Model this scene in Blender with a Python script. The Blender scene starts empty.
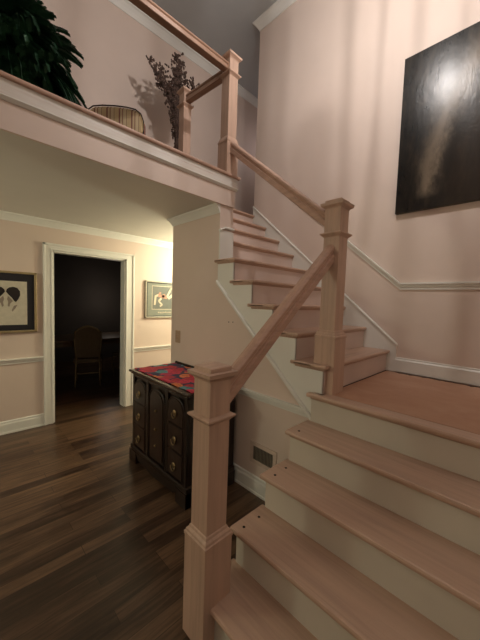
import bpy, bmesh, math, random
from mathutils import Vector, Matrix
random.seed(7)
SC = bpy.context.scene
COL = SC.collection
ORG = {}
R_ = .19; RUN = .2193
XL, YL, YU, XU = 1.650, 1.035, .916, 1.680
XR, YF, XS, XI, YW, YE = 2.8456, 2.03, 1.71, 1.864, 3.998, 2.806
ZC, ZB, ZT = 2.40, 2.66, 5.05
YB = 3.72

# ---------------------------------------------------------------- materials
def nt(name):
    m = bpy.data.materials.new(name); m.use_nodes = True
    n = m.node_tree; b = n.nodes['Principled BSDF']
    return m, n, b
def ramp(n, fac, stops):
    r = n.nodes.new('ShaderNodeValToRGB'); e = r.color_ramp.elements
    while len(e) > 1: e.remove(e[-1])
    e[0].position, e[0].color = stops[0][0], (*stops[0][1], 1)
    for p, c in stops[1:]:
        x = e.new(p); x.color = (*c, 1)
    n.links.new(fac, r.inputs[0]); return r.outputs[0]
def coords(n, scale=(1, 1, 1), kind='Object', rot=(0, 0, 0)):
    t = n.nodes.new('ShaderNodeTexCoord'); m = n.nodes.new('ShaderNodeMapping')
    m.inputs['Scale'].default_value = scale; m.inputs['Rotation'].default_value = rot
    n.links.new(t.outputs[kind], m.inputs[0]); return m.outputs[0]
def noise(n, vec, scale, detail=4, rough=.55, dist=0):
    x = n.nodes.new('ShaderNodeTexNoise'); x.inputs['Scale'].default_value = scale
    x.inputs['Detail'].default_value = detail; x.inputs['Roughness'].default_value = rough
    x.inputs['Distortion'].default_value = dist
    n.links.new(vec, x.inputs['Vector']); return x.outputs['Fac']
def bump(n, b, h, strength, dist=.01):
    x = n.nodes.new('ShaderNodeBump'); x.inputs['Strength'].default_value = strength
    x.inputs['Distance'].default_value = dist
    n.links.new(h, x.inputs['Height']); n.links.new(x.outputs[0], b.inputs['Normal'])
def paint(name, c, rough=.6, var=.05, bmp=.08):
    m, n, b = nt(name); v = coords(n)
    f = noise(n, v, 1.7, 3)
    lo = tuple(x*(1-var) for x in c); hi = tuple(min(1, x*(1+var)) for x in c)
    n.links.new(ramp(n, f, [(.3, lo), (.7, hi)]), b.inputs['Base Color'])
    b.inputs['Roughness'].default_value = rough
    if bmp: bump(n, b, noise(n, v, 160, 2), bmp, .002)
    return m
def wood(name, c, axis, rough=.5, var=.22, fine=40):
    m, n, b = nt(name)
    sc = [fine, fine, fine]; sc['XYZ'.index(axis)] = fine*.05
    v = coords(n, tuple(sc)); f = noise(n, v, 1, 5, .6, .6)
    sc2 = [6, 6, 6]; sc2['XYZ'.index(axis)] = .5
    f2 = noise(n, coords(n, tuple(sc2)), 1, 2)
    mx = n.nodes.new('ShaderNodeMath'); mx.operation = 'ADD'
    n.links.new(f, mx.inputs[0]); n.links.new(f2, mx.inputs[1])
    mh = n.nodes.new('ShaderNodeMath'); mh.operation = 'MULTIPLY'; mh.inputs[1].default_value = .5
    n.links.new(mx.outputs[0], mh.inputs[0])
    lo = tuple(x*(1-var) for x in c); hi = tuple(min(1, x*(1+var*.6)) for x in c)
    n.links.new(ramp(n, mh.outputs[0], [(.33, lo), (.5, c), (.68, hi)]), b.inputs['Base Color'])
    b.inputs['Roughness'].default_value = rough
    bump(n, b, f, .12, .002)
    return m
def plain(name, c, rough=.5, metal=0, emit=None, es=1):
    m, n, b = nt(name)
    f = noise(n, coords(n), 25, 2)
    n.links.new(ramp(n, f, [(.3, tuple(x*.92 for x in c)), (.7, tuple(min(1, x*1.06) for x in c))]), b.inputs['Base Color'])
    b.inputs['Roughness'].default_value = rough; b.inputs['Metallic'].default_value = metal
    if emit:
        b.inputs['Emission Color'].default_value = (*emit, 1); b.inputs['Emission Strength'].default_value = es
    return m
WALLP = (.71, .59, .515)
M = {}
M['wall'] = paint('peach_wall_paint', WALLP, .55, .03)
M['white'] = paint('white_trim_paint', (.78, .78, .73), .38, .04, .03)
M['primer'] = None
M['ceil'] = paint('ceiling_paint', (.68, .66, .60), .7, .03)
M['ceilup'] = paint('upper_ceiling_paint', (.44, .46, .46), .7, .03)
M['riser'] = paint('riser_paint', (.61, .57, .49), .45, .09, .05)
M['riserup'] = paint('riser_pinkish_primer', (.69, .56, .50), .5, .08, .05)
for a in 'XYZ':
    M['oak'+a] = wood('pale_raw_wood_'+a, (.54, .37, .28), a)
    M['rail'+a] = wood('pale_rail_wood_'+a, (.50, .32, .24), a, .42)
    M['tread'+a] = wood('tread_wood_'+a, (.53, .36, .27), a, .42)
for a in 'XY': M['brown'+a] = wood('brown_rail_wood_'+a, (.33, .20, .135), a, .4)
M['darkwood'] = wood('dark_mahogany', (.019, .011, .008), 'Z', .28, .45)
M['darktop'] = wood('dark_mahogany_top', (.035, .016, .010), 'Y', .22, .4)
M['darkpanel'] = wood('dark_mahogany_panel', (.026, .014, .010), 'Z', .3, .5)
M['brass'] = plain('aged_brass', (.27, .20, .11), .4, 1)
M['gold'] = plain('gilt_frame', (.42, .34, .19), .45, .6)
M['black'] = plain('black_lacquer', (.008, .008, .008), .4)
M['hole'] = plain('dark_hole', (.012, .008, .006), .9)
M['grille'] = plain('dark_grille_metal', (.30, .26, .20), .5, .3)
M['vent'] = plain('beige_vent_metal', (.62, .50, .42), .45)
M['vase'] = plain('dark_stoneware', (.05, .035, .03), .4)
M['wicker'] = plain('dark_wicker', (.035, .018, .012), .8)
M['fern'] = None
M['stem'] = plain('dried_stem', (.07, .045, .035), .9)
M['bud'] = plain('dried_bud', (.115, .075, .06), .95)
M['bulb'] = plain('warm_bulb', (1, .8, .6), .3, 0, (1, .74, .5), 18)
M['iron'] = plain('dark_iron', (.03, .025, .02), .5, .8)
M['chairwood'] = plain('painted_chair_wood', (.26, .19, .10), .5)
M['chairseat'] = plain('beige_chair_fabric', (.14, .10, .06), .85)
M['tableg'] = plain('polished_table', (.14, .085, .05), .3)
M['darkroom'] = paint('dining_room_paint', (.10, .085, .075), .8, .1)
M['plate'] = plain('tan_switch_plate', (.44, .31, .21), .4)

m, n, b = nt('plywood'); M['ply'] = m
f = noise(n, coords(n, (4, 2.5, 5)), 1.5, 6, .6, .8); f2 = noise(n, coords(n), 60, 3)
n.links.new(ramp(n, f, [(.25, (.44, .235, .15)), (.5, (.48, .27, .175)), (.75, (.53, .32, .215))]), b.inputs['Base Color'])
b.inputs['Roughness'].default_value = .65; bump(n, b, f2, .15, .003)

m, n, b = nt('fern_leaf'); M['fern'] = m
f = noise(n, coords(n), 9, 3)
n.links.new(ramp(n, f, [(.3, (.012, .045, .020)), (.7, (.035, .115, .055))]), b.inputs['Base Color'])
b.inputs['Roughness'].default_value = .5

# band with blotchy primer paint over wood
m, n, b = nt('patchy_white_board'); M['primer'] = m
f = noise(n, coords(n, (1.2, 8, 22)), 2.2, 5, .65)
n.links.new(ramp(n, f, [(.30, (.46, .34, .27)), (.38, (.68, .63, .57)), (.7, (.76, .74, .70))]), b.inputs['Base Color'])
b.inputs['Roughness'].default_value = .5

# hardwood floor : boards along X
m, n, b = nt('walnut_plank_floor'); M['floor'] = m
v = coords(n)
br = n.nodes.new('ShaderNodeTexBrick'); n.links.new(v, br.inputs['Vector'])
br.inputs['Scale'].default_value = 1; br.inputs['Brick Width'].default_value = .85; br.inputs['Row Height'].default_value = .085
br.inputs['Mortar Size'].default_value = .0016; br.inputs['Mortar Smooth'].default_value = .2; br.inputs['Bias'].default_value = 0
br.offset = .37; br.offset_frequency = 3
br.inputs['Color1'].default_value = (0, 0, 0, 1); br.inputs['Color2'].default_value = (1, 1, 1, 1); br.inputs['Mortar'].default_value = (.5, .5, .5, 1)
g = noise(n, coords(n, (2.2, 26, 1)), 1.3, 6, .62, .7)
ad = n.nodes.new('ShaderNodeMath'); ad.operation = 'MULTIPLY_ADD'; ad.inputs[1].default_value = .33
n.links.new(br.outputs['Color'], ad.inputs[0]); 
g2 = n.nodes.new('ShaderNodeMath'); g2.operation = 'MULTIPLY'; g2.inputs[1].default_value = .85
n.links.new(g, g2.inputs[0]); n.links.new(g2.outputs[0], ad.inputs[2])
cr = ramp(n, ad.outputs[0], [(.30, (.020, .010, .006)), (.50, (.046, .024, .014)), (.78, (.140, .080, .045))])
mm = n.nodes.new('ShaderNodeMixRGB'); n.links.new(br.outputs['Fac'], mm.inputs[0]); n.links.new(cr, mm.inputs[1])
mm.inputs[2].default_value = (.02, .010, .006, 1); n.links.new(mm.outputs[0], b.inputs['Base Color'])
b.inputs['Roughness'].default_value = .32
bump(n, b, ad.outputs[0], .10, .003)

# painting : dark varnished canvas with a pale curved streak
m, n, b = nt('dark_abstract_canvas'); M['canvas'] = m
t = n.nodes.new('ShaderNodeTexCoord'); s = n.nodes.new('ShaderNodeSeparateXYZ'); n.links.new(t.outputs['Object'], s.inputs[0])
def ma(op, a, bb=None, c=None):
    x = n.nodes.new('ShaderNodeMath'); x.operation = op
    for i, q in enumerate((a, bb, c)):
        if q is None: continue
        if isinstance(q, (int, float)): x.inputs[i].default_value = q
        else: n.links.new(q, x.inputs[i])
    return x.outputs[0]
wob = noise(n, coords(n, (1, 5, 3)), 2.2, 5, .65)
# object origin is the lower far corner of the canvas (Y .945, Z 2.349); local y is negative
zz = ma('SUBTRACT', s.outputs['Z'], .10)
cen = ma('SUBTRACT', ma('MULTIPLY', ma('MULTIPLY', zz, zz), -.32), .225)
off = ma('ADD', ma('SUBTRACT', s.outputs['Y'], cen), ma('MULTIPLY', ma('SUBTRACT', wob, .5), .16))
wid = ma('MULTIPLY_ADD', s.outputs['Z'], .05, .045)
q = ma('DIVIDE', off, wid)
st = ma('POWER', 2.718, ma('MULTIPLY', ma('MULTIPLY', q, q), -1.0))
lowcut = ma('MINIMUM', 1, ma('MAXIMUM', 0, ma('MULTIPLY', ma('SUBTRACT', s.outputs['Z'], .085), 14)))
st = ma('MULTIPLY', st, lowcut)
st = ma('MULTIPLY', st, ma('ADD', .25, ma('MULTIPLY', wob, 1.0)))
base = ramp(n, noise(n, coords(n, (1, 9, 2.4)), 1.6, 6, .7), [(.30, (.006, .006, .006)), (.5, (.014, .012, .010)), (.75, (.040, .030, .020))])
rb = ma('MINIMUM', 1, ma('MAXIMUM', 0, ma('MULTIPLY', ma('SUBTRACT', ma('MULTIPLY', off, -1), .03), 6)))
m1 = n.nodes.new('ShaderNodeMixRGB'); n.links.new(ma('MULTIPLY', rb, .45), m1.inputs[0]); n.links.new(base, m1.inputs[1]); m1.inputs[2].default_value = (.050, .036, .026, 1)
m2 = n.nodes.new('ShaderNodeMixRGB'); n.links.new(st, m2.inputs[0]); n.links.new(m1.outputs[0], m2.inputs[1]); m2.inputs[2].default_value = (.20, .155, .11, 1)
n.links.new(m2.outputs[0], b.inputs['Base Color'])
b.inputs['Roughness'].default_value = .27; b.inputs['Specular IOR Level'].default_value = .33
bump(n, b, noise(n, coords(n, (1, 1.2, .7)), 20, 5, .7), .24, .006)

# floral runner
m, n, b = nt('floral_fabric'); M['floral'] = m
vo = n.nodes.new('ShaderNodeTexVoronoi'); vo.inputs['Scale'].default_value = 9; vo.inputs['Randomness'].default_value = .8
dv = n.nodes.new('ShaderNodeVectorMath'); dv.operation = 'ADD'
nn = n.nodes.new('ShaderNodeTexNoise'); nn.inputs['Scale'].default_value = 16
cc = coords(n, (1, 1, .2)); n.links.new(cc, nn.inputs['Vector'])
sc_ = n.nodes.new('ShaderNodeVectorMath'); sc_.operation = 'SCALE'; sc_.inputs['Scale'].default_value = .10
n.links.new(nn.outputs['Color'], sc_.inputs[0]); n.links.new(cc, dv.inputs[0]); n.links.new(sc_.outputs[0], dv.inputs[1]); n.links.new(dv.outputs[0], vo.inputs['Vector'])
sp = n.nodes.new('ShaderNodeSeparateColor'); n.links.new(vo.outputs['Color'], sp.inputs[0])
pc = ramp(n, sp.outputs[0], [(0, (.48, .03, .05)), (.3, (.58, .045, .08)), (.5, (.70, .20, .07)), (.62, (.46, .03, .09)), (.86, (.10, .28, .30)), (1, (.48, .04, .10))])
n.nodes[-1].color_ramp.interpolation = 'CONSTANT'
ring = ramp(n, vo.outputs['Distance'], [(0, (1, .8, .3)), (.12, (1, .8, .3)), (.17, (1, 1, 1)), (.34, (.55, .5, .5)), (.42, (1, 1, 1)), (.56, (.8, .8, .8))])
ml = n.nodes.new('ShaderNodeMixRGB'); ml.blend_type = 'MULTIPLY'; ml.inputs[0].default_value = .8
n.links.new(pc, ml.inputs[1]); n.links.new(ring, ml.inputs[2])
edge = ramp(n, vo.outputs['Distance'], [(.54, (0, 0, 0)), (.60, (1, 1, 1))])
me = n.nodes.new('ShaderNodeMixRGB'); n.links.new(edge, me.inputs[0]); n.links.new(ml.outputs[0], me.inputs[1]); me.inputs[2].default_value = (.035, .03, .07, 1)
n.links.new(me.outputs[0], b.inputs['Base Color']); b.inputs['Roughness'].default_value = .85

# striped / plaid upholstery
m, n, b = nt('striped_upholstery'); M['plaid'] = m
t = n.nodes.new('ShaderNodeTexCoord'); s = n.nodes.new('ShaderNodeSeparateXYZ'); n.links.new(t.outputs['Object'], s.inputs[0])
w1 = ma('FRACT', ma('MULTIPLY', s.outputs['X'], 9))
c1 = ramp(n, w1, [(0, (.58, .44, .25)), (.35, (.26, .12, .09)), (.47, (.60, .47, .29)), (.62, (.32, .16, .11)), (.70, (.62, .50, .31)), (.95, (.30, .16, .11))])
n.nodes[-1].color_ramp.interpolation = 'CONSTANT'
n.links.new(c1, b.inputs['Base Color']); b.inputs['Roughness'].default_value = .9

# framed print 1 (grey green mat) & paper
M['paper'] = plain('cream_paper', (.58, .54, .44), .6)
M['mat0'] = plain('charcoal_mat', (.012, .012, .018), .5)
M['ink'] = plain('black_ink', (.012, .007, .007), .6)
M['softink'] = plain('soft_grey_wash', (.27, .22, .18), .7)
M['silver'] = plain('pale_frame', (.44, .41, .33), .4, .1)
M['mat1'] = plain('grey_green_print', (.22, .24, .20), .6)
M['print1'] = plain('darker_grey_print', (.15, .16, .14), .6)
M['cream'] = plain('cream_figure', (.70, .60, .46), .7)
M['salmon'] = plain('salmon_figure', (.50, .28, .20), .7)

# ---------------------------------------------------------------- mesh helpers
def box(bm, x0, x1, y0, y1, z0, z1, bev=0):
    g = bmesh.ops.create_cube(bm, size=1)
    for v in g['verts']:
        v.co = Vector(((x0+x1)/2+v.co.x*(x1-x0), (y0+y1)/2+v.co.y*(y1-y0), (z0+z1)/2+v.co.z*(z1-z0)))
    if bev:
        es = list({e for v in g['verts'] for e in v.link_edges})
        bmesh.ops.bevel(bm, geom=es, offset=bev, segments=2, affect='EDGES', profile=.5)
    return bm
def prism(bm, pts, axis, a0, a1):
    """pts: 2D polygon in the two other axes (order XY, XZ or YZ)"""
    def mk(p, a):
        if axis == 'X': return Vector((a, p[0], p[1]))
        if axis == 'Y': return Vector((p[0], a, p[1]))
        return Vector((p[0], p[1], a))
    A = [bm.verts.new(mk(p, a0)) for p in pts]; B = [bm.verts.new(mk(p, a1)) for p in pts]
    n_ = len(pts)
    fs = [bm.faces.new(A), bm.faces.new(B[::-1])]
    for i in range(n_): fs.append(bm.faces.new((A[i], B[i], B[(i+1) % n_], A[(i+1) % n_])))
    bmesh.ops.recalc_face_normals(bm, faces=fs)
    return bm
def sweep(bm, path, side, prof):
    """path of points; prof = (side offset, z offset) polygon; vertical cut planes"""
    side = Vector(side); rings = []
    for p in path:
        rings.append([bm.verts.new(Vector(p)+side*a+Vector((0, 0, z))) for a, z in prof])
    n_ = len(prof); fs = []
    for r0, r1 in zip(rings, rings[1:]):
        for i in range(n_): fs.append(bm.faces.new((r0[i], r1[i], r1[(i+1) % n_], r0[(i+1) % n_])))
    fs.append(bm.faces.new(rings[0])); fs.append(bm.faces.new(rings[-1][::-1]))
    bmesh.ops.recalc_face_normals(bm, faces=fs)
    return bm
def loft(bm, cx, cy, levels):
    """square section lofted through (z, half) levels"""
    rings = [[bm.verts.new((cx+sx*h, cy+sy*h, z)) for sx, sy in ((-1, -1), (1, -1), (1, 1), (-1, 1))] for z, h in levels]
    fs = [bm.faces.new(rings[0][::-1]), bm.faces.new(rings[-1])]
    for a, b_ in zip(rings, rings[1:]):
        for i in range(4): fs.append(bm.faces.new((a[i], a[(i+1) % 4], b_[(i+1) % 4], b_[i])))
    bmesh.ops.recalc_face_normals(bm, faces=fs)
    return bm
def lathe(bm, cx, cy, prof, seg=24):
    rings = [[bm.verts.new((cx+r*math.cos(2*math.pi*i/seg), cy+r*math.sin(2*math.pi*i/seg), z)) for i in range(seg)] for r, z in prof]
    fs = [bm.faces.new(rings[0][::-1]), bm.faces.new(rings[-1])]
    for a, b_ in zip(rings, rings[1:]):
        for i in range(seg): fs.append(bm.faces.new((a[i], a[(i+1) % seg], b_[(i+1) % seg], b_[i])))
    for f_ in fs: f_.smooth = True
    bmesh.ops.recalc_face_normals(bm, faces=fs)
    return bm
def tube(bm, pts, rad, seg=8):
    rings = []
    for i, p in enumerate(pts):
        p = Vector(p); a = Vector(pts[max(0, i-1)]); c = Vector(pts[min(len(pts)-1, i+1)])
        d = (c-a).normalized(); u = d.cross(Vector((0, 0, 1)))
        if u.length < .05: u = d.cross(Vector((1, 0, 0)))
        u.normalize(); w = d.cross(u)
        r = rad[i] if isinstance(rad, (list, tuple)) else rad
        rings.append([bm.verts.new(p+u*r*math.cos(2*math.pi*k/seg)+w*r*math.sin(2*math.pi*k/seg)) for k in range(seg)])
    fs = []
    for a, b_ in zip(rings, rings[1:]):
        for k in range(seg): fs.append(bm.faces.new((a[k], a[(k+1) % seg], b_[(k+1) % seg], b_[k])))
    fs.append(bm.faces.new(rings[0][::-1])); fs.append(bm.faces.new(rings[-1]))
    for f_ in fs: f_.smooth = seg > 4
    bmesh.ops.recalc_face_normals(bm, faces=fs)
    return bm
def ball(bm, c, r, sx=1, sy=1, sz=1, seg=12):
    if seg <= 6:
        P_ = [bm.verts.new((c[0]+a*r*sx, c[1]+b_*r*sy, c[2]+d*r*sz)) for a, b_, d in ((1, 0, 0), (0, 1, 0), (-1, 0, 0), (0, -1, 0), (0, 0, 1), (0, 0, -1))]
        for i in range(4):
            bm.faces.new((P_[i], P_[(i+1) % 4], P_[4])); bm.faces.new((P_[(i+1) % 4], P_[i], P_[5]))
        return
    g = bmesh.ops.create_uvsphere(bm, u_segments=seg, v_segments=max(6, seg//2), radius=r)
    for v in g['verts']: v.co = Vector((v.co.x*sx+c[0], v.co.y*sy+c[1], v.co.z*sz+c[2]))
    for f_ in {f_ for v in g['verts'] for f_ in v.link_faces}: f_.smooth = True
def NB(): return bmesh.new()
def obj(name, bm, mat, parent=None, origin=None):
    o = Vector(origin) if origin is not None else (ORG[parent.name] if parent is not None else Vector((0, 0, 0)))
    if o.length > 0: bmesh.ops.translate(bm, vec=-o, verts=bm.verts)
    me_ = bpy.data.meshes.new(name); bm.to_mesh(me_); bm.free()
    mats = mat if isinstance(mat, (list, tuple)) else [mat]
    for x in mats: me_.materials.append(M[x])
    ob = bpy.data.objects.new(name, me_); COL.objects.link(ob); ORG[ob.name] = o
    if parent is not None: ob.parent = parent
    else: ob.location = o
    return ob
def tag(o, label, cat, group=None):
    o['label'] = label; o['category'] = cat
    if group: o['group'] = group
    return o
def thing(name, label, cat, loc, group=None):
    o = bpy.data.objects.new(name, None); COL.objects.link(o); o.location = loc; o.empty_display_size = .1
    ORG[o.name] = Vector(loc); return tag(o, label, cat, group)
def struct(name, bm, mat):
    o = obj(name, bm, mat); o['kind'] = 'structure'; return o
def S(bm, *boxes, bev=0):
    for b_ in boxes: box(bm, *b_, bev=bev)
    return bm

# ---------------------------------------------------------------- shell
X0, X1, Y0, Y1 = -2.6, 5.0, -2.4, 8.2
struct('floor', S(NB(), (X0-.1, X1+.1, Y0-.1, Y1+.1, -.10, 0)), 'floor')
struct('wall_back', S(NB(), (X0, .839, YW, YW+.12, 0, ZC), (1.708, X1, YW, YW+.12, 0, ZC), (.839, 1.708, YW, YW+.12, 2.054, ZC)), 'wall')
struct('wall_left', S(NB(), (X0-.12, X0, Y0, Y1, 0, ZT)), 'wall')
struct('wall_front', S(NB(), (X0, .60, Y0-.12, Y0, 0, ZT)), 'wall')
struct('wall_entry', S(NB(), (.60, .72, Y0, -.60, 0, ZT)), 'wall')
struct('wall_stair_side', S(NB(), (.60, XR, -.62, -.50, 0, ZT)), 'wall')
struct('wall_right', S(NB(), (XR, XR+.12, -.62, 2.70, 0, ZT)), 'wall')
struct('wall_under_stair', S(NB(), (XI, XR+.12, YE-.10, YE, 0, ZC)), 'wall')
struct('wall_hall_end', S(NB(), (X1, X1+.12, 2.6, YW+.12, 0, ZT)), 'wall')
struct('wall_hall_inner', S(NB(), (XR+.12, X1, 2.58, 2.70, 0, ZT)), 'wall')
struct('wall_upper_back', S(NB(), (X0, X1, YB, YB+.1, ZB, ZT)), 'wall')
bm = NB(); box(bm, XS, XI, YF, YE, 0, ZC)
# wall below the open flight, its top follows the underside of the steps
pts = [(.99, 0), (YF, 0), (YF, 1.86)]
for k in range(5, 0, -1):
    yr = YU+(k-1)*RUN+.03; z = (5+k)*R_-.03
    pts.append((yr+RUN if k < 5 else YF, z-.01) if k < 5 else (YF, z-.01)); pts.append((yr+.012, z-.01))
pts.append((.99, .90))
cl = []
for p in pts:
    if not cl or (abs(cl[-1][0]-p[0])+abs(cl[-1][1]-p[1])) > 1e-4: cl.append(p)
prism(bm, cl, 'X', XS, XS+.09)
struct('wall_stair', bm, 'wall')
# hall ceiling / balcony slab
bm = NB(); box(bm, X0, XI, YF, YW+.12, ZC-.012, ZB-.03); box(bm, XI, X1, 2.72, YW+.12, ZC-.012, ZB-.03)
struct('ceiling_hall', bm, 'ceil')
bm = NB(); box(bm, X0, XI-.01, YF+.06, YB, ZB-.03, ZB-.004); box(bm, XI-.01, X1, 2.76, YB, ZB-.03, ZB-.004)
struct('floor_upper', bm, 'floor')
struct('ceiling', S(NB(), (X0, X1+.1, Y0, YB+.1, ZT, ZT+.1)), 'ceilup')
# painted drop below the balcony edge
struct('wall_balcony', S(NB(), (X0, XI, YF-.018, YF, ZC-.014, ZB-.03)), 'wall')
# dining room
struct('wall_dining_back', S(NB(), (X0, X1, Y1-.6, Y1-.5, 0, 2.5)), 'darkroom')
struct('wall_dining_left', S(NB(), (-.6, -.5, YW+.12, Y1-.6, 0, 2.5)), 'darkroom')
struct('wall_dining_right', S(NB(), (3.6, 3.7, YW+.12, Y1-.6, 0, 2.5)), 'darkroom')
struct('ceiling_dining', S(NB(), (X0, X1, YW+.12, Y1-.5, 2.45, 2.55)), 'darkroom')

# mouldings ------------------------------------------------------
CROWN = [(0, 0), (0, -.105), (.012, -.105), (.016, -.085), (.035, -.060), (.060, -.030), (.078, -.018), (.080, 0)]
CROWNB = [(a*.72, b_*.78) for a, b_ in [(0, 0), (0, -.13), (.012, -.13), (.016, -.11), (.04, -.075), (.075, -.035), (.098, -.022), (.10, 0)]]
RAILP = [(0, -.06), (.010, -.06), (.012, -.042), (.018, -.034), (.018, -.022), (.030, -.014), (.030, 0), (0, 0)]
BASEP = [(0, 0), (.020, 0), (.020, .018), (.015, .022), (.015, .105), (.010, .118), (.010, .135), (0, .142)]
tn = 0
def trim(path, side, prof, mat='white', name=None):
    global tn
    bm = NB(); sweep(bm, path, side, prof)
    if name is None: tn += 1; name = 'trim_%d' % tn
    return struct(name, bm, mat)
zc = ZC-.012
trim([(X0, YW, zc), (X1, YW, zc)], (0, -1, 0), [(a*.7, b_*.78) for a, b_ in CROWN])                       # hall back crown
bm = NB()
def mitre_crown(bm, pts, dirs, prof):
    rings = [[bm.verts.new(Vector(p)+Vector(d)*a+Vector((0, 0, z))) for a, z in prof] for p, d in zip(pts, dirs)]
    fs = []; k = len(prof)
    for r0, r1 in zip(rings, rings[1:]):
        for i in range(k): fs.append(bm.faces.new((r0[i], r1[i], r1[(i+1) % k], r0[(i+1) % k])))
    fs.append(bm.faces.new(rings[0])); fs.append(bm.faces.new(rings[-1][::-1])); bmesh.ops.recalc_face_normals(bm, faces=fs)
mitre_crown(bm, [(XS, YF, zc), (XS, YE, zc), (X1, YE, zc)], [(-1, 0, 0), (-1, 1, 0), (0, 1, 0)], [(a*.62, b_*.72) for a, b_ in CROWN])
tn += 1; struct('trim_%d' % tn, bm, 'white')
bm = NB(); mitre_crown(bm, [(XR, -.5, ZT), (XR, 2.70, ZT), (X1, 2.70, ZT)], [(-1, 0, 0), (-1, 1, 0), (0, 1, 0)], CROWNB)
tn += 1; struct('trim_%d' % tn, bm, 'white')
trim([(X0, YB, ZT), (X1, YB, ZT)], (0, -1, 0), CROWNB)
# chair rails
trim([(X0, YW, .8226), (.745, YW, .8226)], (0, -1, 0), RAILP)
trim([(1.822, YW, .8226), (X1, YW, .8226)], (0, -1, 0), RAILP)
trim([(XS, 1.045, .8226), (XS, YE, .8226)], (-1, 0, 0), RAILP)
trim([(XR, -.5, 1.745), (XR, .87, 1.745), (XR, 2.62, 3.240)], (-1, 0, 0), RAILP)
# baseboards
trim([(X0, YW, 0), (.745, YW, 0)], (0, -1, 0), BASEP, name='baseboard_back')
trim([(1.822, YW, 0), (X1, YW, 0)], (0, -1, 0), BASEP, name='baseboard_back_right')
trim([(XS, 1.0, 0), (XS, YE, 0)], (-1, 0, 0), BASEP, name='baseboard_stair_wall')
trim([(XR, -.5, .95), (XR, .867, .95)], (-1, 0, 0), [(0, .006), (.016, .006), (.016, .108), (.008, .118), (.008, .130), (0, .133)], name='baseboard_landing')
trim([(X0, YB, ZB), (X1, YB, ZB)], (0, -1, 0), BASEP, name='baseboard_upper')
# door casing
bm = NB()
xo0, xo1, xi0, xi1, zi, zo = .745, 1.822, .839, 1.708, 2.054, 2.130
def casing_side(bm, a, b_, s):
    # stepped profile jamb : inner bead, flat, outer back band
    lo, hi = min(a, b_), max(a, b_)
    box(bm, lo, hi, YW-.018, YW, 0, zo)
    o0, o1 = (a, a+.024*s); box(bm, min(o0, o1), max(o0, o1), YW-.030, YW-.018, 0, zo, bev=.004)
    o0, o1 = (b_-.018*s, b_); box(bm, min(o0, o1), max(o0, o1), YW-.024, YW-.018, 0, zi+.018, bev=.003)
casing_side(bm, xo0, xi0, 1); casing_side(bm, xo1, xi1, -1)
box(bm, xi0, xi1, YW-.018, YW, zi, zo); box(bm, xo0, xo1, YW-.030, YW-.018, zo-.024, zo, bev=.004); box(bm, xi0, xi1, YW-.024, YW-.018, zi, zi+.018, bev=.003)
box(bm, xi0-.001, xi0+.018, YW, YW+.13, 0, zi); box(bm, xi1-.018, xi1+.001, YW, YW+.13, 0, zi); box(bm, xi0, xi1, YW, YW+.13, zi-.018, zi+.001)
struct('door_1', bm, 'white')
# balcony edge boards
struct('trim_20', S(NB(), (X0, XI+.012, YF-.034, YF-.018, 2.548, 2.636)), 'primer')
bm = NB(); sweep(bm, [(X0, YF-.018, 2.548), (XI+.016, YF-.018, 2.548)], (0, -1, 0), [(0, -.016), (.008, -.016), (.022, 0), (.022, .006), (0, .006)])
struct('trim_21', bm, 'white')
bm = NB(); box(bm, X0, XI+.035, YF-.052, YF+.065, ZB-.026, ZB, bev=.009); box(bm, XI-.06, XI+.035, YF+.05, 2.78, ZB-.026, ZB-.001, bev=.008)
struct('trim_22', bm, 'railX')
# boxed skirt on the end of the stair wall beside the sixth riser
bm = NB(); box(bm, XS-.006, XI, YF-.016, YF, 1.90, 2.160)
sweep(bm, [(XS-.012, YF-.016, 2.150), (XS+.05, YF-.016, 2.178), (XI, YF-.016, 2.178)], (0, -1, 0), [(-.016, 0), (.010, 0), (.014, .008), (.010, .018), (-.016, .018)])
struct('trim_23', bm, 'white')
# skirt board climbing the right wall
bm = NB()
tl = lambda y: 1.191+(y-.867)*.858
prism(bm, [(.867, .952), (.867, tl(.867)), (2.70, tl(2.70)), (2.70, 2.30), (1.2, .952)], 'X', XR-.014, XR-.0005)
sweep(bm, [(XR-.002, .862, tl(.862)), (XR-.002, 2.70, tl(2.70))], (-1, 0, 0), [(0, -.004), (.022, -.004), (.022, .010), (.014, .018), (0, .018)])
struct('trim_24', bm, 'white')

# ---------------------------------------------------------------- stairs
LO = thing('stair_flight', 'lower flight of four raw wood treads with cream risers climbing to the landing', 'stairs', (1.2, .3, 0))
YN = -.498
for k in range(1, 5):
    xn = XL-(5-k)*RUN; z = k*R_
    bm = NB(); box(bm, xn, xn+RUN+.040, YN, YL, z-.027, z, bev=.010)
    t_ = obj('tread', bm, 'treadY', LO)
    if k in (2, 3, 4):
        for hx, hy in {4: [(1.488, .967)], 3: [(1.374, .970), (1.270, .968)], 2: [(1.154, .975), (1.044, .980)]}[k]:
            bm = NB(); lathe(bm, hx, hy, [(.0075, z-.001), (.0075, z+.0012), (.004, z+.0014)], 12); obj('peg_hole', bm, 'hole', t_)
    bm = NB(); box(bm, xn+.028, xn+.046, YN, YL-.028, z-R_+(0 if k == 1 else -.001), z-.027); obj('riser', bm, 'riser', LO)
    bm = NB(); sweep(bm, [(xn+.028, YN, z-.027), (xn+.028, YL-.026, z-.027)], (-1, 0, 0), [(0, 0), (.012, 0), (.010, -.006), (.003, -.013), (0, -.014)]); obj('cove', bm, 'treadY', LO)
bm = NB(); pts = [(XL-4*RUN+.046, 0)]
for k in range(1, 5):
    xr = XL-(5-k)*RUN+.046; pts += [(xr, (k-1)*R_ if k > 1 else 0.0001), (xr, k*R_-.027)]
    if k < 4: pts += [(xr+RUN, k*R_-.027)]
pts += [(XS-.001, 4*R_-.027), (XS-.001, 0)]
cl = []
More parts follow.
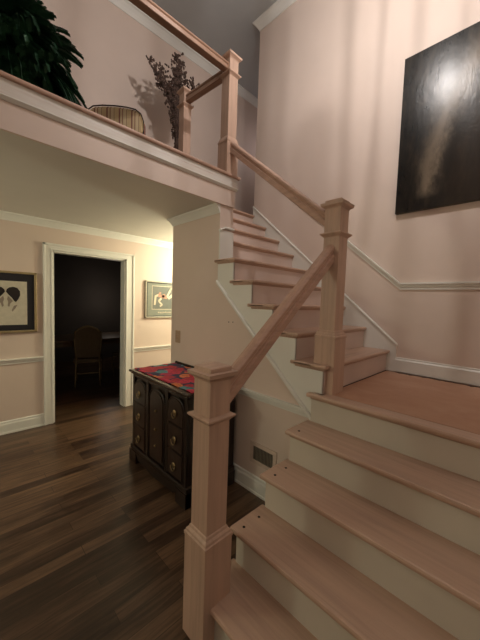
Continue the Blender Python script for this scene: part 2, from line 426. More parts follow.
for p in pts:
    if not cl or (abs(cl[-1][0]-p[0])+abs(cl[-1][1]-p[1])) > 1e-3: cl.append(p)
prism(bm, cl, 'Y', YL-.050, YL-.028); obj('stringer', bm, 'white', LO)

LA = thing('stair_landing', 'square landing of orange bare plywood with raw wood nosing between the two flights', 'landing', (2.2, .3, 0))
bm = NB(); box(bm, XL+.105, XR-.022, YN, YU+.022, .92, .948); obj('platform', bm, 'ply', LA)
bm = NB(); box(bm, XL, XL+.105, YN, YU+.026, .922, .950, bev=.010); box(bm, XL, XS-.014, YU+.01, YL, .922, .950, bev=.009); obj('nosing', bm, 'treadY', LA)
bm = NB(); box(bm, XL+.028, XL+.046, YN, YL-.028, .73, .922); obj('riser', bm, 'riser', LA)
bm = NB(); sweep(bm, [(XL+.028, YN, .922), (XL+.028, YL-.026, .922)], (-1, 0, 0), [(0, 0), (.012, 0), (.010, -.006), (.003, -.013), (0, -.014)]); obj('cove', bm, 'treadY', LA)
# ragged torn edge of flooring paper against the wall
bm = NB(); top = []; y = YN
while y < .86:
    top.append((XR-.024-random.choice([0, .004, .006, .024, .034])*random.random()-(.012 if random.random() < .3 else 0), y)); y += random.uniform(.015, .05)
poly = [(XR-.0165, YN)]+[(a, b_) for a, b_ in top]+[(XR-.0165, .86)]
prism(bm, poly, 'Z', .9478, .9492); obj('torn_edge', bm, 'hole', LA)
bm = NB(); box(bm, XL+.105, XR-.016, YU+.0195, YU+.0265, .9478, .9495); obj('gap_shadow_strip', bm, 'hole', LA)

UP = thing('stair_flight', 'upper flight of narrow wood treads rising from the landing to the balcony', 'stairs', (2.3, 1.5, .95))
for k in range(1, 10):
    yn = YU+(k-1)*RUN; z = (5+k)*R_
    xa = XU if k <= 5 else XI+.002
    bm = NB()
    if k == 9: box(bm, xa, XR-.001, yn, yn+.10, z-.027, z, bev=.010)
    elif k == 5:
        box(bm, xa, XR-.015, yn, YF+.03, z-.027, z, bev=.010); box(bm, xa, XS-.001, yn+.1, 2.066, z-.0265, z-.0005, bev=.008)
    else: box(bm, xa, XR-.015, yn, yn+RUN+.040, z-.027, z, bev=.010)
    if k < 5: box(bm, xa, XS-.014, yn+.1, yn+RUN+.060, z-.0265, z-.0005, bev=.008)
    obj('tread', bm, 'treadX', UP)
    bm = NB(); box(bm, (XS-.008) if k <= 5 else XI+.002, XR-.014, yn+.028, yn+.046, z-R_, z-.027)
    obj('riser', bm, 'riserup', UP)
    bm = NB(); sweep(bm, [(xa+.016, yn+.028, z-.027), (XR-.015, yn+.028, z-.027)], (0, -1, 0), [(0, 0), (.012, 0), (.010, -.006), (.003, -.013), (0, -.014)])
    if k <= 5: sweep(bm, [(XS-.010, yn+.020, z-.027), (XS-.010, min(yn+RUN+.024, YF), z-.027)], (-1, 0, 0), [(0, 0), (.012, 0), (.010, -.006), (.003, -.013), (0, -.014)])
    obj('cove', bm, 'treadX', UP)
# cut string: white board between the steps and the sloping bead
pts = [(.944, .952), (.944, 6*R_-.027)]
for k in range(1, 6):
    yr = YU+(k-1)*RUN+.028; z = (5+k)*R_-.027
    if k > 1: pts.append((yr, z))
    pts.append((yr+RUN if k < 5 else YF-.001, z))
pts += [(YF-.001, 1.70), (1.006, .763), (1.006, .952)]
bm = NB(); prism(bm, pts, 'X', XS-.010, XS-.0004); st_ = obj('stringer', bm, 'white', UP)
bm = NB(); sweep(bm, [(XS-.009, 1.004, .768), (XS-.009, YF, 1.706)], (-1, 0, 0), [(0, -.028), (.008, -.028), (.020, -.014), (.020, .004), (.010, .014), (0, .014)])
obj('bead', bm, 'white', st_)
for k in range(1, 6):     # raised bracket under each tread end
    yr = YU+(k-1)*RUN+.028; z = (5+k)*R_-.041
    bm = NB(); box(bm, XS-.014, XS-.010, yr+.004, yr+.018, (5+k-1)*R_+.002, z); obj('riser_end', bm, 'white', st_)

# ---------------------------------------------------------------- newels
def newel(name_lbl, cx, cy, z0, zbase, zband, ztop, w=.0565, wb=.072, loc=None, grp=None):
    t = thing('newel_post', name_lbl, 'newel post', (cx, cy, z0))
    bm = NB(); loft(bm, cx, cy, [(z0, wb), (zbase-.052, wb), (zbase-.050, wb+.003), (zbase-.036, wb+.003), (zbase-.032, wb-.002), (zbase-.022, wb-.004), (zbase-.014, w+.007), (zbase-.004, w+.004), (zbase, w)]); obj('base', bm, 'oakZ', t)
    bm = NB(); loft(bm, cx, cy, [(zbase-.002, w), (ztop-.040, w)]); obj('shaft', bm, 'oakZ', t)
    bm = NB(); loft(bm, cx, cy, [(zband-.022, w+.001), (zband-.014, w+.008), (zband-.006, w+.018), (zband-.002, w+.021), (zband+.004, w+.021), (zband+.008, w+.014), (zband+.010, w+.001)]); obj('band', bm, 'oakX', t)
    bm = NB(); loft(bm, cx, cy, [(ztop-.060, w+.001), (ztop-.052, w+.004), (ztop-.044, w+.014), (ztop-.038, w+.022), (ztop-.022, w+.024), (ztop-.020, w+.002), (ztop-.002, w+.001), (ztop+.001, w-.004), (ztop+.006, .01)]); obj('cap', bm, 'oakX', t)
    return t
n1 = newel('tall raw wood newel post at the foot of the stairs in the foreground', .8127, .9846, 0, .520, 1.030, 1.250, wb=.076)
n2 = newel('raw wood newel post standing on the landing corner between the two flights', 1.803, .962, .950, 1.365, 1.990, 2.205, w=.055, wb=.073)
n3 = newel('raw wood newel post on the balcony corner where three handrails meet', 1.800, 2.056, ZB, 2.985, 3.520, 3.695, w=.050, wb=.064)
n4 = newel('raw wood newel post at the back of the balcony beside the dried branches', 1.760, 2.700, ZB, 2.96, 3.520, 3.690, w=.044, wb=.052)

# ---------------------------------------------------------------- handrails
def railprof(w, h):   # side offset, z offset; moulded handrail section
    pts = [(-.5, .05), (-.5, .42), (-.38, .46), (-.36, .58), (-.5, .70), (-.48, .86), (-.30, .97), (0, 1.0), (.30, .97), (.48, .86), (.5, .70), (.36, .58), (.38, .46), (.5, .42), (.5, .05), (.40, 0), (-.40, 0)]
    return [(a*w, b_*h) for a, b_ in pts]
def handrail(lbl, p0, p1, side, w, h, mat):
    bm = NB(); sweep(bm, [p0, p1], side, railprof(w, h)); o = obj('handrail', bm, mat, None, origin=p0)
    return tag(o, lbl, 'handrail')
handrail('thick sloping wood handrail joining the foreground newel to the landing newel', (.868, .975, 1.055), (1.752, .970, 1.800), (0, 1, 0), .066, .125, 'railX')
handrail('slim sloping wood handrail from the landing newel up to the balcony corner post', (1.800, 1.012, 2.030), (1.800, 2.007, 2.848), (1, 0, 0), .060, .108, 'railY')
handrail('long level wood handrail crossing the top left along the balcony edge', (-2.58, 2.056, 3.520), (1.751, 2.056, 3.542), (0, 1, 0), .062, .070, 'brownX')
handrail('short level wood handrail between the two balcony posts', (1.798, 2.106, 3.535), (1.765, 2.657, 3.545), (1, 0, 0), .060, .080, 'brownY')

# ---------------------------------------------------------------- chest
CX0, CX1, CY0, CY1, CZ = 1.205, 1.675, 1.715, 2.630, .862
ch = thing('chest_of_drawers', 'dark mahogany chest with three arched front panels against the stair wall', 'chest', ((CX0+CX1)/2, (CY0+CY1)/2, 0))
bm = NB(); box(bm, CX0+.012, CX1, CY0+.01, CY1-.01, .12, CZ-.03); obj('body', bm, 'darkwood', ch)
bm = NB()
box(bm, CX0-.035, CX1+.012, CY0-.03, CY1+.03, CZ-.020, CZ, bev=.008); box(bm, CX0-.020, CX1+.006, CY0-.016, CY1+.016, CZ-.034, CZ-.020, bev=.005)
obj('top', bm, 'darktop', ch)
bm = NB(); sweep(bm, [(CX1+.012, CY0-.03, CZ), (CX1+.012, CY1+.03, CZ)], (-1, 0, 0), [(0, 0), (.014, 0), (.014, .012), (.008, .020), (0, .020)]); obj('back_lip', bm, 'darktop', ch)
bm = NB(); box(bm, CX0-.02, CX1, CY0-.012, CY1+.012, .105, .150, bev=.008)
obj('base_moulding', bm, 'darkwood', ch)
for fy in (CY0-.014, CY1-.120):
    bm = NB(); prism(bm, [(fy, 0), (fy+.134 if fy < 2 else fy+.134, 0), (fy+.134, .110), (fy, .110)], 'X', CX0-.026, CX0+.016); obj('bracket_foot', bm, 'darkwood', ch)
for fy in (CY0-.014, CY1-.016):
    bm = NB(); box(bm, CX1-.12, CX1, fy, fy+.03, 0, .11); obj('bracket_foot', bm, 'darkwood', ch)
    bm = NB(); box(bm, CX0-.02, CX0+.11, fy, fy+.03, 0, .11); obj('bracket_foot', bm, 'darkwood', ch)
bm = NB(); prism(bm, [(CY0+.11, .110), (CY0+.16, .045), (CY0+.30, .035), ((CY0+CY1)/2, .028), (CY1-.30, .035), (CY1-.16, .045), (CY1-.11, .110)], 'X', CX0-.022, CX0+.008); obj('apron', bm, 'darkwood', ch)
bm = NB()
for (py0, py1) in ((CY0+.012, CY0+.045), (CY1-.045, CY1-.012), (1.992, 2.030), (2.315, 2.353)):
    box(bm, CX0-.010, CX0+.014, py0, py1, .15, CZ-.034, bev=.004)
box(bm, CX0-.006, CX0+.014, CY0+.012, CY1-.012, CZ-.060, CZ-.034, bev=.003)
obj('pilasters', bm, 'darkwood', ch)
def arch(y0, y1, z0, z1, n_=12):
    r = (y1-y0)/2; c = (y0+y1)/2; hh = min(r*.8, .105)
    return [(y0, z0), (y1, z0)]+[(c+r*math.cos(math.pi*i/n_), z1-hh+hh*math.sin(math.pi*i/n_)) for i in range(n_+1)]
def pull(y, z, par):
    bm = NB(); g = []
    lathe(bm, 0, 0, [(.026, 0), (.026, .002), (.017, .004), (.010, .008)], 16)
    for v in bm.verts: v.co = Vector((CX0-.020-v.co.z, y+v.co.x, z+v.co.y))
    tube(bm, [(CX0-.031, y+.026*math.cos(a), z-.004+.034*math.sin(a)) for a in [math.pi*(1+i/10) for i in range(11)]], .0045, 6)
    tube(bm, [(CX0-.026, y-.026, z-.003), (CX0-.031, y-.026, z-.003)], .003, 6); tube(bm, [(CX0-.026, y+.026, z-.003), (CX0-.031, y+.026, z-.003)], .003, 6)
    obj('ring_pull', bm, 'brass', par)
for ci, (y0, y1) in enumerate(((CY0+.055, 1.982), (2.040, 2.305), (2.363, CY1-.055))):
    ztop = CZ-.078
    if ci == 1:
        bm = NB(); prism(bm, arch(y0, y1, .165, ztop), 'X', CX0-.004, CX0+.013)
        d = obj('arched_door', bm, 'darkpanel', ch)
        bm = NB(); prism(bm, arch(y0+.03, y1-.03, .195, ztop-.03), 'X', CX0-.010, CX0-.003); obj('raised_panel', bm, 'darkpanel', d)
        bm = NB(); rim = [(CX0-.004, y, z) for y, z in arch(y0+.004, y1-.004, .169, ztop-.004)[1:]]; rim.append((CX0-.004, y0+.004, .169)); tube(bm, rim, .007, 6); obj('arch_moulding', bm, 'darkwood', d)
        for kz in (.30, .44, .60):
            bm = NB(); ball(bm, (CX0-.016, (y0+y1)/2, kz), .011); obj('knob', bm, 'brass', d)
    else:
        dh = (ztop-.165)/3
        for r in range(3):
            z0 = .165+r*dh; bm = NB()
            if r < 2: prism(bm, [(y0, z0+.002), (y1, z0+.002), (y1, z0+dh-.004), (y0, z0+dh-.004)], 'X', CX0-.014, CX0+.013)
            else: prism(bm, arch(y0, y1, z0+.002, ztop), 'X', CX0-.014, CX0+.013)
            bmesh.ops.bevel(bm, geom=[e for e in bm.edges if all(v.co.x < CX0-.01 for v in e.verts)], offset=.005, segments=2, affect='EDGES')
            d = obj('drawer', bm, 'darkpanel', ch); pull((y0+y1)/2, z0+dh*.46, d)
        bm = NB(); rim = [(CX0-.006, y, z) for y, z in arch(y0-.006, y1+.006, .160, ztop+.006)[1:]]; rim.append((CX0-.006, y0-.006, .160)); tube(bm, rim, .007, 6); obj('arch_moulding', bm, 'darkwood', ch)

# floral cloth on the chest with a draped near end
bm = NB(); nx, ny = 16, 40; grid = []
for i in range(nx+1):
    row = []
    for j in range(ny+1):
        x = CX0+.010+(CX1-CX0-.030)*i/nx; s_ = j/ny*1.0
        yy = CY1+.005-s_*(CY1-CY0+.02); z = CZ+.004+.0016*math.sin(i*1.3+j*.9)+.0014*math.cos(j*.7-i)
        row.append(bm.verts.new((x, yy, z)))
    grid.append(row)
for i in range(nx):
    for j in range(ny): bm.faces.new((grid[i][j], grid[i+1][j], grid[i+1][j+1], grid[i][j+1])).smooth = True
ex = bmesh.ops.extrude_face_region(bm, geom=bm.faces[:]); bmesh.ops.translate(bm, vec=(0, 0, .003), verts=[v for v in ex['geom'] if isinstance(v, bmesh.types.BMVert)])
bmesh.ops.recalc_face_normals(bm, faces=bm.faces[:])
cl_ = obj('table_runner', bm, 'floral', None, origin=(1.44, 2.17, CZ+.002)); tag(cl_, 'red, orange and teal flowered cloth spread over the dark chest', 'cloth')

# ---------------------------------------------------------------- wall fittings
v_ = thing('wall_vent', 'small dark slatted air vent low on the wall beside the lower steps', 'vent', (XS, 1.427, .26))
ya, yb, za, zb = 1.292, 1.562, .243, .415
bm = NB(); S(bm, (XS-.008, XS-.0002, ya, yb, zb-.030, zb), (XS-.008, XS-.0002, ya, yb, za, za+.030), (XS-.008, XS-.0002, ya, ya+.034, za+.030, zb-.030), (XS-.008, XS-.0002, yb-.034, yb, za+.030, zb-.030)); obj('frame', bm, 'vent', v_)
bm = NB(); box(bm, XS-.002, XS-.0002, ya+.034, yb-.034, za+.03, zb-.03); obj('duct_opening', bm, 'hole', v_)
for i in range(14):
    y = ya+.042+i*(yb-ya-.084)/13
    bm = NB(); box(bm, XS-.007, XS-.002, y-.0032, y+.0032, za+.03, zb-.03); obj('slat', bm, 'grille', v_)
sw = thing('light_switch', 'tan switch plate on the wall above the chest', 'switch', (XS, 2.68, 1.066))
bm = NB(); box(bm, XS-.006, XS, 2.622, 2.715, 1.072, 1.205, bev=.003); obj('plate', bm, 'plate', sw)
for y in (2.648, 2.690):
    bm = NB(); box(bm, XS-.011, XS-.005, y-.009, y+.009, 1.115, 1.160, bev=.002); obj('toggle', bm, 'plate', sw)
bm = NB()
tag(obj('nail_hole', S(NB(), (XS-.003, XS+.0, 1.868, 1.876, 1.347, 1.357), bev=.001), 'hole'), 'tiny dark nail hole, left one of two in the bare stair wall', 'nail hole')
tag(obj('nail_hole', S(NB(), (XS-.003, XS+.0, 1.816, 1.824, 1.350, 1.360), bev=.001), 'hole'), 'tiny dark nail hole, right one of two in the bare stair wall', 'nail hole')

# ---------------------------------------------------------------- framed pictures
def frame_y(bm, x0, x1, z0, z1, w, y0, y1, bev=.004):
    box(bm, x0, x1, y0, y1, z1-w, z1, bev=bev); box(bm, x0, x1, y0, y1, z0, z0+w, bev=bev)
    box(bm, x0, x0+w, y0, y1, z0, z1, bev=bev); box(bm, x1-w, x1, y0, y1, z0, z1, bev=bev)
P0 = thing('framed_picture', 'gilt framed picture of two dark haired heads on the wall left of the doorway', 'picture', (.43, YW, 1.11))
ax0, ax1, az0, az1 = .128, .682, 1.112, 1.775
bm = NB(); frame_y(bm, ax0, ax1, az0, az1, .024, YW-.032, YW-.002); obj('frame', bm, 'gold', P0)
bm = NB(); box(bm, ax0+.02, ax1-.02, YW-.020, YW-.004, az0+.02, az1-.02); obj('mat_board', bm, 'mat0', P0)
bm = NB(); box(bm, ax0+.090, ax1-.090, YW-.022, YW-.019, az0+.085, az1-.105); pp = obj('paper', bm, 'paper', P0)
def disc(bm, cx, cz, rx, rz, y, rot=0, n_=28, cut=None):
    pts = []
    for i in range(n_):
        a = 2*math.pi*i/n_; x = rx*math.cos(a); z = rz*math.sin(a)
        if cut is not None: z = max(z, cut*rz)
        pts.append((cx+x*math.cos(rot)-z*math.sin(rot), cz+x*math.sin(rot)+z*math.cos(rot)))
    prism(bm, pts, 'Y', y-.0012, y)
cxm = .405
HAIR = [(.004, .000), (.010, .025), (.032, .046), (.066, .054), (.100, .044), (.124, .010), (.126, -.035), (.110, -.075), (.088, -.110), (.074, -.100), (.052, -.062), (.024, -.030)]
FACE = [(.020, -.045), (.046, -.075), (.062, -.100), (.040, -.125), (.030, -.165), (.016, -.150), (.022, -.110), (.012, -.080)]
NECK = [(.070, -.150), (.100, -.140), (.084, -.175), (.058, -.215), (.050, -.200)]
for s_ in (-1, 1):
    bm = NB(); prism(bm, [(cxm+s_*a, 1.555+b_) for a, b_ in HAIR], 'Y', YW-.0234, YW-.0222); obj('painted_hair', bm, 'ink', pp)
    bm = NB(); prism(bm, [(cxm+s_*a, 1.555+b_) for a, b_ in FACE], 'Y', YW-.0232, YW-.0220); prism(bm, [(cxm+s_*a, 1.555+b_) for a, b_ in NECK], 'Y', YW-.0232, YW-.0220)
    obj('painted_shade', bm, 'softink', pp)
P1 = thing('framed_picture', 'pale framed grey print with cream figures beside the stair wall corner', 'picture', (2.3, YW, 1.24))
bx0, bx1, bz0, bz1 = 1.985, 2.62, 1.248, 1.793
bm = NB(); frame_y(bm, bx0, bx1, bz0, bz1, .020, YW-.034, YW-.002); obj('frame', bm, 'silver', P1)
bm = NB(); frame_y(bm, bx0+.018, bx1-.018, bz0+.018, bz1-.018, .015, YW-.030, YW-.004, .002); obj('inner_band', bm, 'black', P1)
bm = NB(); box(bm, bx0+.025, bx1-.025, YW-.020, YW-.005, bz0+.025, bz1-.025); p1 = obj('print', bm, 'mat1', P1)
bm = NB(); frame_y(bm, bx0+.105, bx1-.105, bz0+.125, bz1-.070, .007, YW-.0215, YW-.0195, 0); obj('drawn_border', bm, 'cream', p1)
bm = NB(); box(bm, bx0+.112, bx1-.112, YW-.0208, YW-.0198, bz0+.132, bz1-.077); obj('image_field', bm, 'print1', p1)
def strokes(bm, L, y):
    for (x0, z0, x1, z1, w) in L:
        d = Vector((x1-x0, z1-z0)); d.normalize(); q_ = Vector((-d.y, d.x))*w/2
        prism(bm, [(x0+q_.x, z0+q_.y), (x1+q_.x, z1+q_.y), (x1-q_.x, z1-q_.y), (x0-q_.x, z0-q_.y)], 'Y', y-.001, y)
bm = NB(); strokes(bm, [(2.135, 1.44, 2.150, 1.58, .03), (2.150, 1.57, 2.20, 1.59, .03), (2.20, 1.50, 2.26, 1.44, .026), (2.20, 1.50, 2.245, 1.54, .03), (2.26, 1.44, 2.22, 1.42, .02), (2.33, 1.55, 2.40, 1.68, .03), (2.36, 1.54, 2.44, 1.60, .04), (2.44, 1.60, 2.47, 1.44, .03), (2.39, 1.67, 2.42, 1.70, .03)], YW-.0208); obj('cream_figure', bm, 'cream', p1)
bm = NB(); strokes(bm, [(2.19, 1.585, 2.34, 1.55, .045), (2.26, 1.56, 2.30, 1.60, .04), (2.21, 1.60, 2.23, 1.63, .03)], YW-.0209); obj('salmon_figure', bm, 'salmon', p1)
bm = NB(); x = 2.19
while x < 2.46:
    w = random.uniform(.010, .022); strokes(bm, [(x, 1.325+random.uniform(-.004, .004), x+w, 1.327+random.uniform(-.008, .008), .012), (x+w*.5, 1.315, x+w*.6, 1.340, .005)], YW-.0198); x += w+.006
obj('caption_line', bm, 'cream', p1)
PT = thing('canvas_painting', 'large dark glossy abstract canvas with a pale streak on the right wall', 'painting', (XR, .945, 2.349))
bm = NB(); box(bm, XR-.038, XR-.002, -.372, .945, 2.349, 3.650, bev=.003); obj('canvas', bm, 'canvas', PT)

# ---------------------------------------------------------------- fern
fx, fy = .25, 2.55
fe = thing('potted_fern', 'large dark green fern in a dark basket on the balcony at the top left', 'plant', (fx, fy, ZB))
bm = NB(); lathe(bm, fx, fy, [(.13, ZB), (.17, ZB+.10), (.20, ZB+.24), (.19, ZB+.33), (.205, ZB+.345), (.205, ZB+.36), (.17, ZB+.36), (.16, ZB+.33)], 28); obj('basket', bm, 'wicker', fe)
bm = NB(); lathe(bm, fx, fy, [(.17, ZB+.32), (.175, ZB+.335), (.05, ZB+.35)], 20); obj('soil', bm, 'hole', fe)
bm = NB(); rnd = random.Random(3)
def leaf(bm, p, d, up, L, w):
    d = d.normalized(); s_ = d.cross(up).normalized()*w
    a = bm.verts.new(p); b_ = bm.verts.new(p+d*L*.45+s_-up*L*.05); c = bm.verts.new(p+d*L-up*L*.22); e = bm.verts.new(p+d*L*.45-s_-up*L*.05)
    bm.faces.new((a, b_, c)); bm.faces.new((a, c, e))
for k in range(560):
    a = rnd.uniform(0, 2*math.pi); el = rnd.uniform(.15, 1.45); L = rnd.uniform(.40, .60)
    d = Vector((math.cos(a)*math.cos(el), math.sin(a)*math.cos(el), math.sin(el)))
    p = Vector((fx+.10*math.cos(a)*rnd.random(), fy+.10*math.sin(a)*rnd.random(), ZB+.33)); v = d*1.0; N_ = 15; pts = []
    for i in range(N_):
        pts.append(p.copy()); v = v+Vector((0, 0, -.15-.05*(i > 7))); v.normalize(); p = p+v*L/N_
        if p.y < 2.16: p.y = 2.16+rnd.random()*.02
        if p.z < ZB+.01: p.z = ZB+.01
    tube(bm, pts, [.0032*(1-.6*i/N_) for i in range(N_)], 4)
    for i in range(2, N_):
        t_ = pts[i]-pts[i-1]
        if t_.length < 1e-5: continue
        up = Vector((0, 0, 1)); sd = t_.cross(up)
        if sd.length < 1e-4: sd = Vector((1, 0, 0))
        sd.normalize(); lw = .052*math.sin(math.pi*min(1, (i+1)/(N_+2)))**.7*rnd.uniform(.8, 1.25)
        for sg in (-1, 1):
            for h in (0, .25, .5, .75):
                q_ = pts[i-1].lerp(pts[i], h)
                leaf(bm, q_, sd*sg+t_.normalized()*.45, Vector((0, 0, 1)), lw, .0105)
for v in bm.verts:
    if v.co.y < 2.152: v.co.y = 2.152
    if v.co.z < ZB+.004: v.co.z = ZB+.004
obj('fronds', bm, 'fern', fe)

# ---------------------------------------------------------------- upholstered chair upstairs
uc = thing('upholstered_chair', 'low chair with striped tan and brown padded back on the balcony beside the fern', 'chair', (0, 0, 0))
hw, ht = .265, .63
pr_ = [(-hw*.86, .26), (hw*.86, .26), (hw, .42), (hw*.99, ht-.12), (hw*.90, ht-.055), (hw*.72, ht-.018), (hw*.4, ht-.004), (0, ht), (-hw*.4, ht-.004), (-hw*.72, ht-.018), (-hw*.90, ht-.055), (-hw*.99, ht-.12), (-hw, .42)]
bm = NB(); prism(bm, pr_, 'Y', -.05, .05); bmesh.ops.bevel(bm, geom=[e for e in bm.edges if abs(e.verts[0].co.y-e.verts[1].co.y) < 1e-5], offset=.022, segments=3, affect='EDGES')
obj('backrest', bm, 'plaid', uc)
bm = NB(); tube(bm, [(x, -.046, z) for x, z in pr_[1:]], .006, 6); obj('piping', bm, 'wicker', uc)
bm = NB(); box(bm, -hw, hw, .0, .46, .22, .40, bev=.035); obj('seat', bm, 'plaid', uc)
for sx in (-1, 1):
    for y in (.02, .42):
        bm = NB(); tube(bm, [(sx*(hw-.05), y, .24), (sx*(hw-.04), y, 0)], [.022, .013], 8); obj('leg', bm, 'darkwood', uc)
uc.location = (1.13, 2.89, ZB); uc.rotation_euler = (0, 0, math.radians(-40))

# ---------------------------------------------------------------- dried branches in a floor vase
vx, vy = 2.02, 3.22
dv_ = thing('dried_branches', 'tall bunch of brown dried branches spreading behind the rear balcony post', 'dried flowers', (vx, vy, ZB))
bm = NB(); lathe(bm, vx, vy, [(.08, ZB), (.12, ZB+.10), (.13, ZB+.24), (.07, ZB+.40), (.045, ZB+.48), (.06, ZB+.52), (.05, ZB+.52), (.035, ZB+.48)], 24); obj('vase', bm, 'vase', dv_)
bs, bb = NB(), NB(); rnd = random.Random(11)
def branch(pts, r, depth):
    tube(bs, pts, [r*(1-.55*i/(len(pts)-1)) for i in range(len(pts))], 5)
    for i in range(2, len(pts)):
        for _ in range(4 if depth else 2):
            d = Vector((rnd.uniform(-1, 1), rnd.uniform(-.6, .6), rnd.uniform(-.2, 1))).normalized(); L = rnd.uniform(.03, .085)
            q0 = Vector(pts[i]).lerp(Vector(pts[i-1]), rnd.random()); q1 = q0+d*L
            tube(bs, [q0, q1], .0022, 4)
            for t_ in (.5, .8, 1):
                ball(bb, q0.lerp(q1, t_)+Vector((rnd.uniform(-.006, .006),)*3), rnd.uniform(.009, .017), 1, 1, rnd.uniform(1, 1.6), 6)
def fan(tx, tz, ty, mid=.0):
    p0 = Vector((vx+rnd.uniform(-.02, .02), vy+rnd.uniform(-.02, .02), ZB+.45)); p1 = Vector((vx-.07+rnd.uniform(-.03, .03), vy, 3.80+rnd.uniform(-.04, .05))); p2 = Vector((tx, ty, tz)); pts = []
    tube(bs, [p0, p0.lerp(p1, .5)+Vector((rnd.uniform(-.01, .01), 0, 0)), p1], [.007, .006, .0055], 5)
    for i in range(8):
        t_ = i/7; pts.append(p1.lerp(p2, t_)+Vector((rnd.uniform(-.012, .012), rnd.uniform(-.01, .01), .03*math.sin(math.pi*t_))))
    branch(pts, .0045, 1)
for (tx, tz) in [(1.60, 4.22), (1.66, 4.15), (1.74, 4.18), (1.80, 4.28), (1.86, 4.22), (1.93, 4.38), (1.98, 4.45), (2.03, 4.48), (2.07, 4.36), (2.15, 4.36), (2.22, 4.28), (2.29, 4.30), (2.24, 4.12), (2.17, 4.08), (1.72, 4.02), (1.80, 4.05), (2.08, 4.2), (1.95, 4.2), (2.0, 4.1)]:
    fan(tx, tz-.02, vy+rnd.uniform(-.08, .12))
for _ in range(620):   # dense leafy throat of the bunch
    z = rnd.uniform(3.62, 4.02); q_ = (vx-.05+rnd.gauss(0, .028+.20*max(0, z-3.7)), vy+rnd.uniform(-.05, .05), z); ball(bb, q_, rnd.uniform(.008, .016), 1, 1, 1.7, 6)
for _ in range(170):
    z = rnd.uniform(3.22, 3.62); ball(bb, (vx-.02+rnd.gauss(0, .020), vy+rnd.uniform(-.03, .03), z), rnd.uniform(.008, .014), 1, 1, 2, 6)
for _ in range(40): ball(bb, (vx-.085+rnd.gauss(0, .026), vy-.03+rnd.uniform(-.03, .03), 3.54+rnd.gauss(0, .035)), rnd.uniform(.009, .017), 1, 1, 1, 6)
obj('branches', bs, 'stem', dv_); o_ = obj('buds', bb, 'bud', dv_)

# ---------------------------------------------------------------- dining room
dt = thing('dining_table', 'dim long table standing in the dark room beyond the doorway', 'table', (1.6, 6.1, 0))
bm = NB(); box(bm, .5, 2.9, 5.62, 6.6, .72, .76, bev=.01); obj('tabletop', bm, 'tableg', dt)
bm = NB(); box(bm, .6, 2.8, 5.72, 6.5, .64, .72); obj('apron', bm, 'tableg', dt)
for x in (.64, 2.76):
    for y in (5.76, 6.46):
        bm = NB(); lathe(bm, x, y, [(.02, 0), (.03, .06), (.022, .3), (.04, .55), (.035, .65)], 12); obj('leg', bm, 'tableg', dt)
def dchair(cx, cy, rz, lbl):
    t = thing('dining_chair', lbl, 'chair', (0, 0, 0))
    bm = NB()
    pr_ = [(-.20, .50), (.20, .50), (.235, .80), (.225, .93), (.15, .985), (.06, 1.02), (0, 1.03), (-.06, 1.02), (-.15, .985), (-.225, .93), (-.235, .80)]
    prism(bm, pr_, 'Y', -.245, -.205); bmesh.ops.bevel(bm, geom=[e for e in bm.edges if abs(e.verts[0].co.y-e.verts[1].co.y) < 1e-5], offset=.012, segments=2, affect='EDGES'); obj('backrest', bm, 'chairseat', t)
    bm = NB(); tube(bm, [(x, -.225, z) for x, z in pr_[1:]]+[(-.20, -.225, .5)], .017, 8); obj('back_frame', bm, 'chairwood', t)
    bm = NB(); box(bm, -.25, .25, -.23, .24, .40, .475, bev=.02); obj('seat', bm, 'chairseat', t)
    for sx in (-1, 1):
        bm = NB(); tube(bm, [(sx*.20, -.22, .52), (sx*.205, -.225, .25), (sx*.215, -.27, 0)], [.02, .018, .014], 8); obj('leg', bm, 'chairwood', t)
        bm = NB(); tube(bm, [(sx*.22, .21, .42), (sx*.235, .235, .25), (sx*.215, .215, .08), (sx*.225, .235, 0)], [.028, .018, .012, .016], 8); obj('leg', bm, 'chairwood', t)
    bm = NB(); box(bm, -.2, .2, -.02, .0, .17, .19); box(bm, -.22, -.2, -.22, .21, .17, .19); box(bm, .2, .22, -.22, .21, .17, .19); obj('stretcher', bm, 'chairwood', t)
    t.scale = (.88, 1, 1); t.location = (cx, cy, 0); t.rotation_euler = (0, 0, rz)
    return t
dchair(1.70, 5.50, -.35, 'pale high backed dining chair seen through the dark doorway')
dchair(2.46, 5.56, .3, 'second dining chair half hidden beyond the first in the dark room')

# ---------------------------------------------------------------- lamps and added fill lights
lx, ly, lz = 1.54, .86, 4.04
chd = thing('chandelier', 'iron candle chandelier hanging over the stairwell above the picture', 'chandelier', (lx, ly, lz))
bm = NB(); tube(bm, [(lx, ly, lz-.12), (lx, ly, ZT)], .007, 8); obj('stem', bm, 'iron', chd)
bm = NB(); lathe(bm, lx, ly, [(.06, ZT-.03), (.06, ZT-.001), (.03, ZT-.001)], 20); obj('ceiling_rose', bm, 'iron', chd)
NR = 8
for i in range(NR):
    a = 2*math.pi*i/NR; c, s_ = math.cos(a), math.sin(a)
    bm = NB(); tube(bm, [(lx, ly, lz-.32), (lx+.10*c, ly+.10*s_, lz-.28), (lx+.16*c, ly+.16*s_, lz-.16), (lx+.17*c, ly+.17*s_, lz+.10), (lx+.17*c, ly+.17*s_, lz+.34), (lx+.10*c, ly+.10*s_, lz+.44), (lx, ly, lz+.52)], [.005, .006, .009, .007, .006, .005, .006], 8); obj('cage_rod', bm, 'iron', chd)
for z in (lz+.34,):
    bm = NB(); tube(bm, [(lx+.17*math.cos(t), ly+.17*math.sin(t), z) for t in [2*math.pi*k/24 for k in range(25)]], .006, 6); obj('ring', bm, 'iron', chd)
LOC = [(lx-.035, ly-.055), (lx+.035, ly), (lx-.03, ly+.055)]
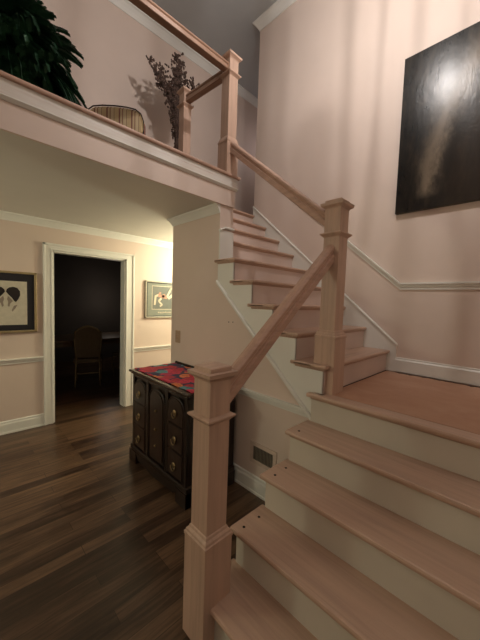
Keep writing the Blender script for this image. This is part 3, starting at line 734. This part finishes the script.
for bx, by in LOC:
    bm = NB(); lathe(bm, bx, by, [(.008, lz-.28), (.012, lz-.12), (.012, lz-.03)], 10); obj('candle', bm, 'cream', chd)
    bm = NB(); ball(bm, (bx, by, lz), .014, 1, 1, 1.6, 12); obj('bulb', bm, 'bulb', chd)
def light(kind, loc, energy, color, size=.05, **kw):
    l = bpy.data.lights.new('lamp_or_fill', kind); l.energy = energy; l.color = color
    if kind == 'POINT': l.shadow_soft_size = size
    if kind == 'AREA': l.size = size
    o = bpy.data.objects.new('lamp_or_fill', l); COL.objects.link(o); o.location = loc
    for k_, v in kw.items(): setattr(o, k_, v)
    return o
for bx, by in LOC: light('POINT', (bx, by, lz+.045), 25, (1, .93, .885), .007)
light('POINT', (2.95, 3.26, 2.0), 62, (.98, .95, .68), .10)
light('POINT', (-1.55, 3.0, 2.0), 36, (.97, .96, .72), .15)
light('POINT', (-.35, -.9, 2.9), 13, (1, .90, .76), .20)  # added fill behind the camera, brightens the near newel and lower treads
light('POINT', (4.0, 3.2, 4.2), 2.2, (1, .90, .92), .12)  # added dim fill for the wall beyond the balcony corner post, no fixture
light('POINT', (2.6, 6.9, 1.5), 3, (1, .85, .7), .15)  # added faint fill so the dining table and walls show, no fixture
# world : very dim interior ambience
w = bpy.data.worlds.new('World'); SC.world = w; w.use_nodes = True
w.node_tree.nodes['Background'].inputs[0].default_value = (.9, .8, .75, 1); w.node_tree.nodes['Background'].inputs[1].default_value = .012

# ---------------------------------------------------------------- camera
cam = bpy.data.cameras.new('camera'); co = bpy.data.objects.new('camera', cam); COL.objects.link(co)
r3 = Vector((0.71347872, -0.69986473, 0.03372631)); u3 = Vector((0.02015369, 0.06861211, 0.99743983)); b3 = Vector((-0.70038699, -0.71097239, 0.06305814))
mt = Matrix((r3, u3, b3)).transposed().to_4x4(); mt.translation = Vector((0, 0, 1.5331)); co.matrix_world = mt
cam.sensor_fit = 'VERTICAL'; cam.sensor_height = 24; cam.lens = 292.4975*24/640; cam.clip_start = .02
SC.camera = co
SC.view_settings.view_transform = 'Standard'; SC.view_settings.look = 'None'; SC.view_settings.gamma = 1; SC.view_settings.use_curve_mapping = False
SC.view_settings.exposure = .10
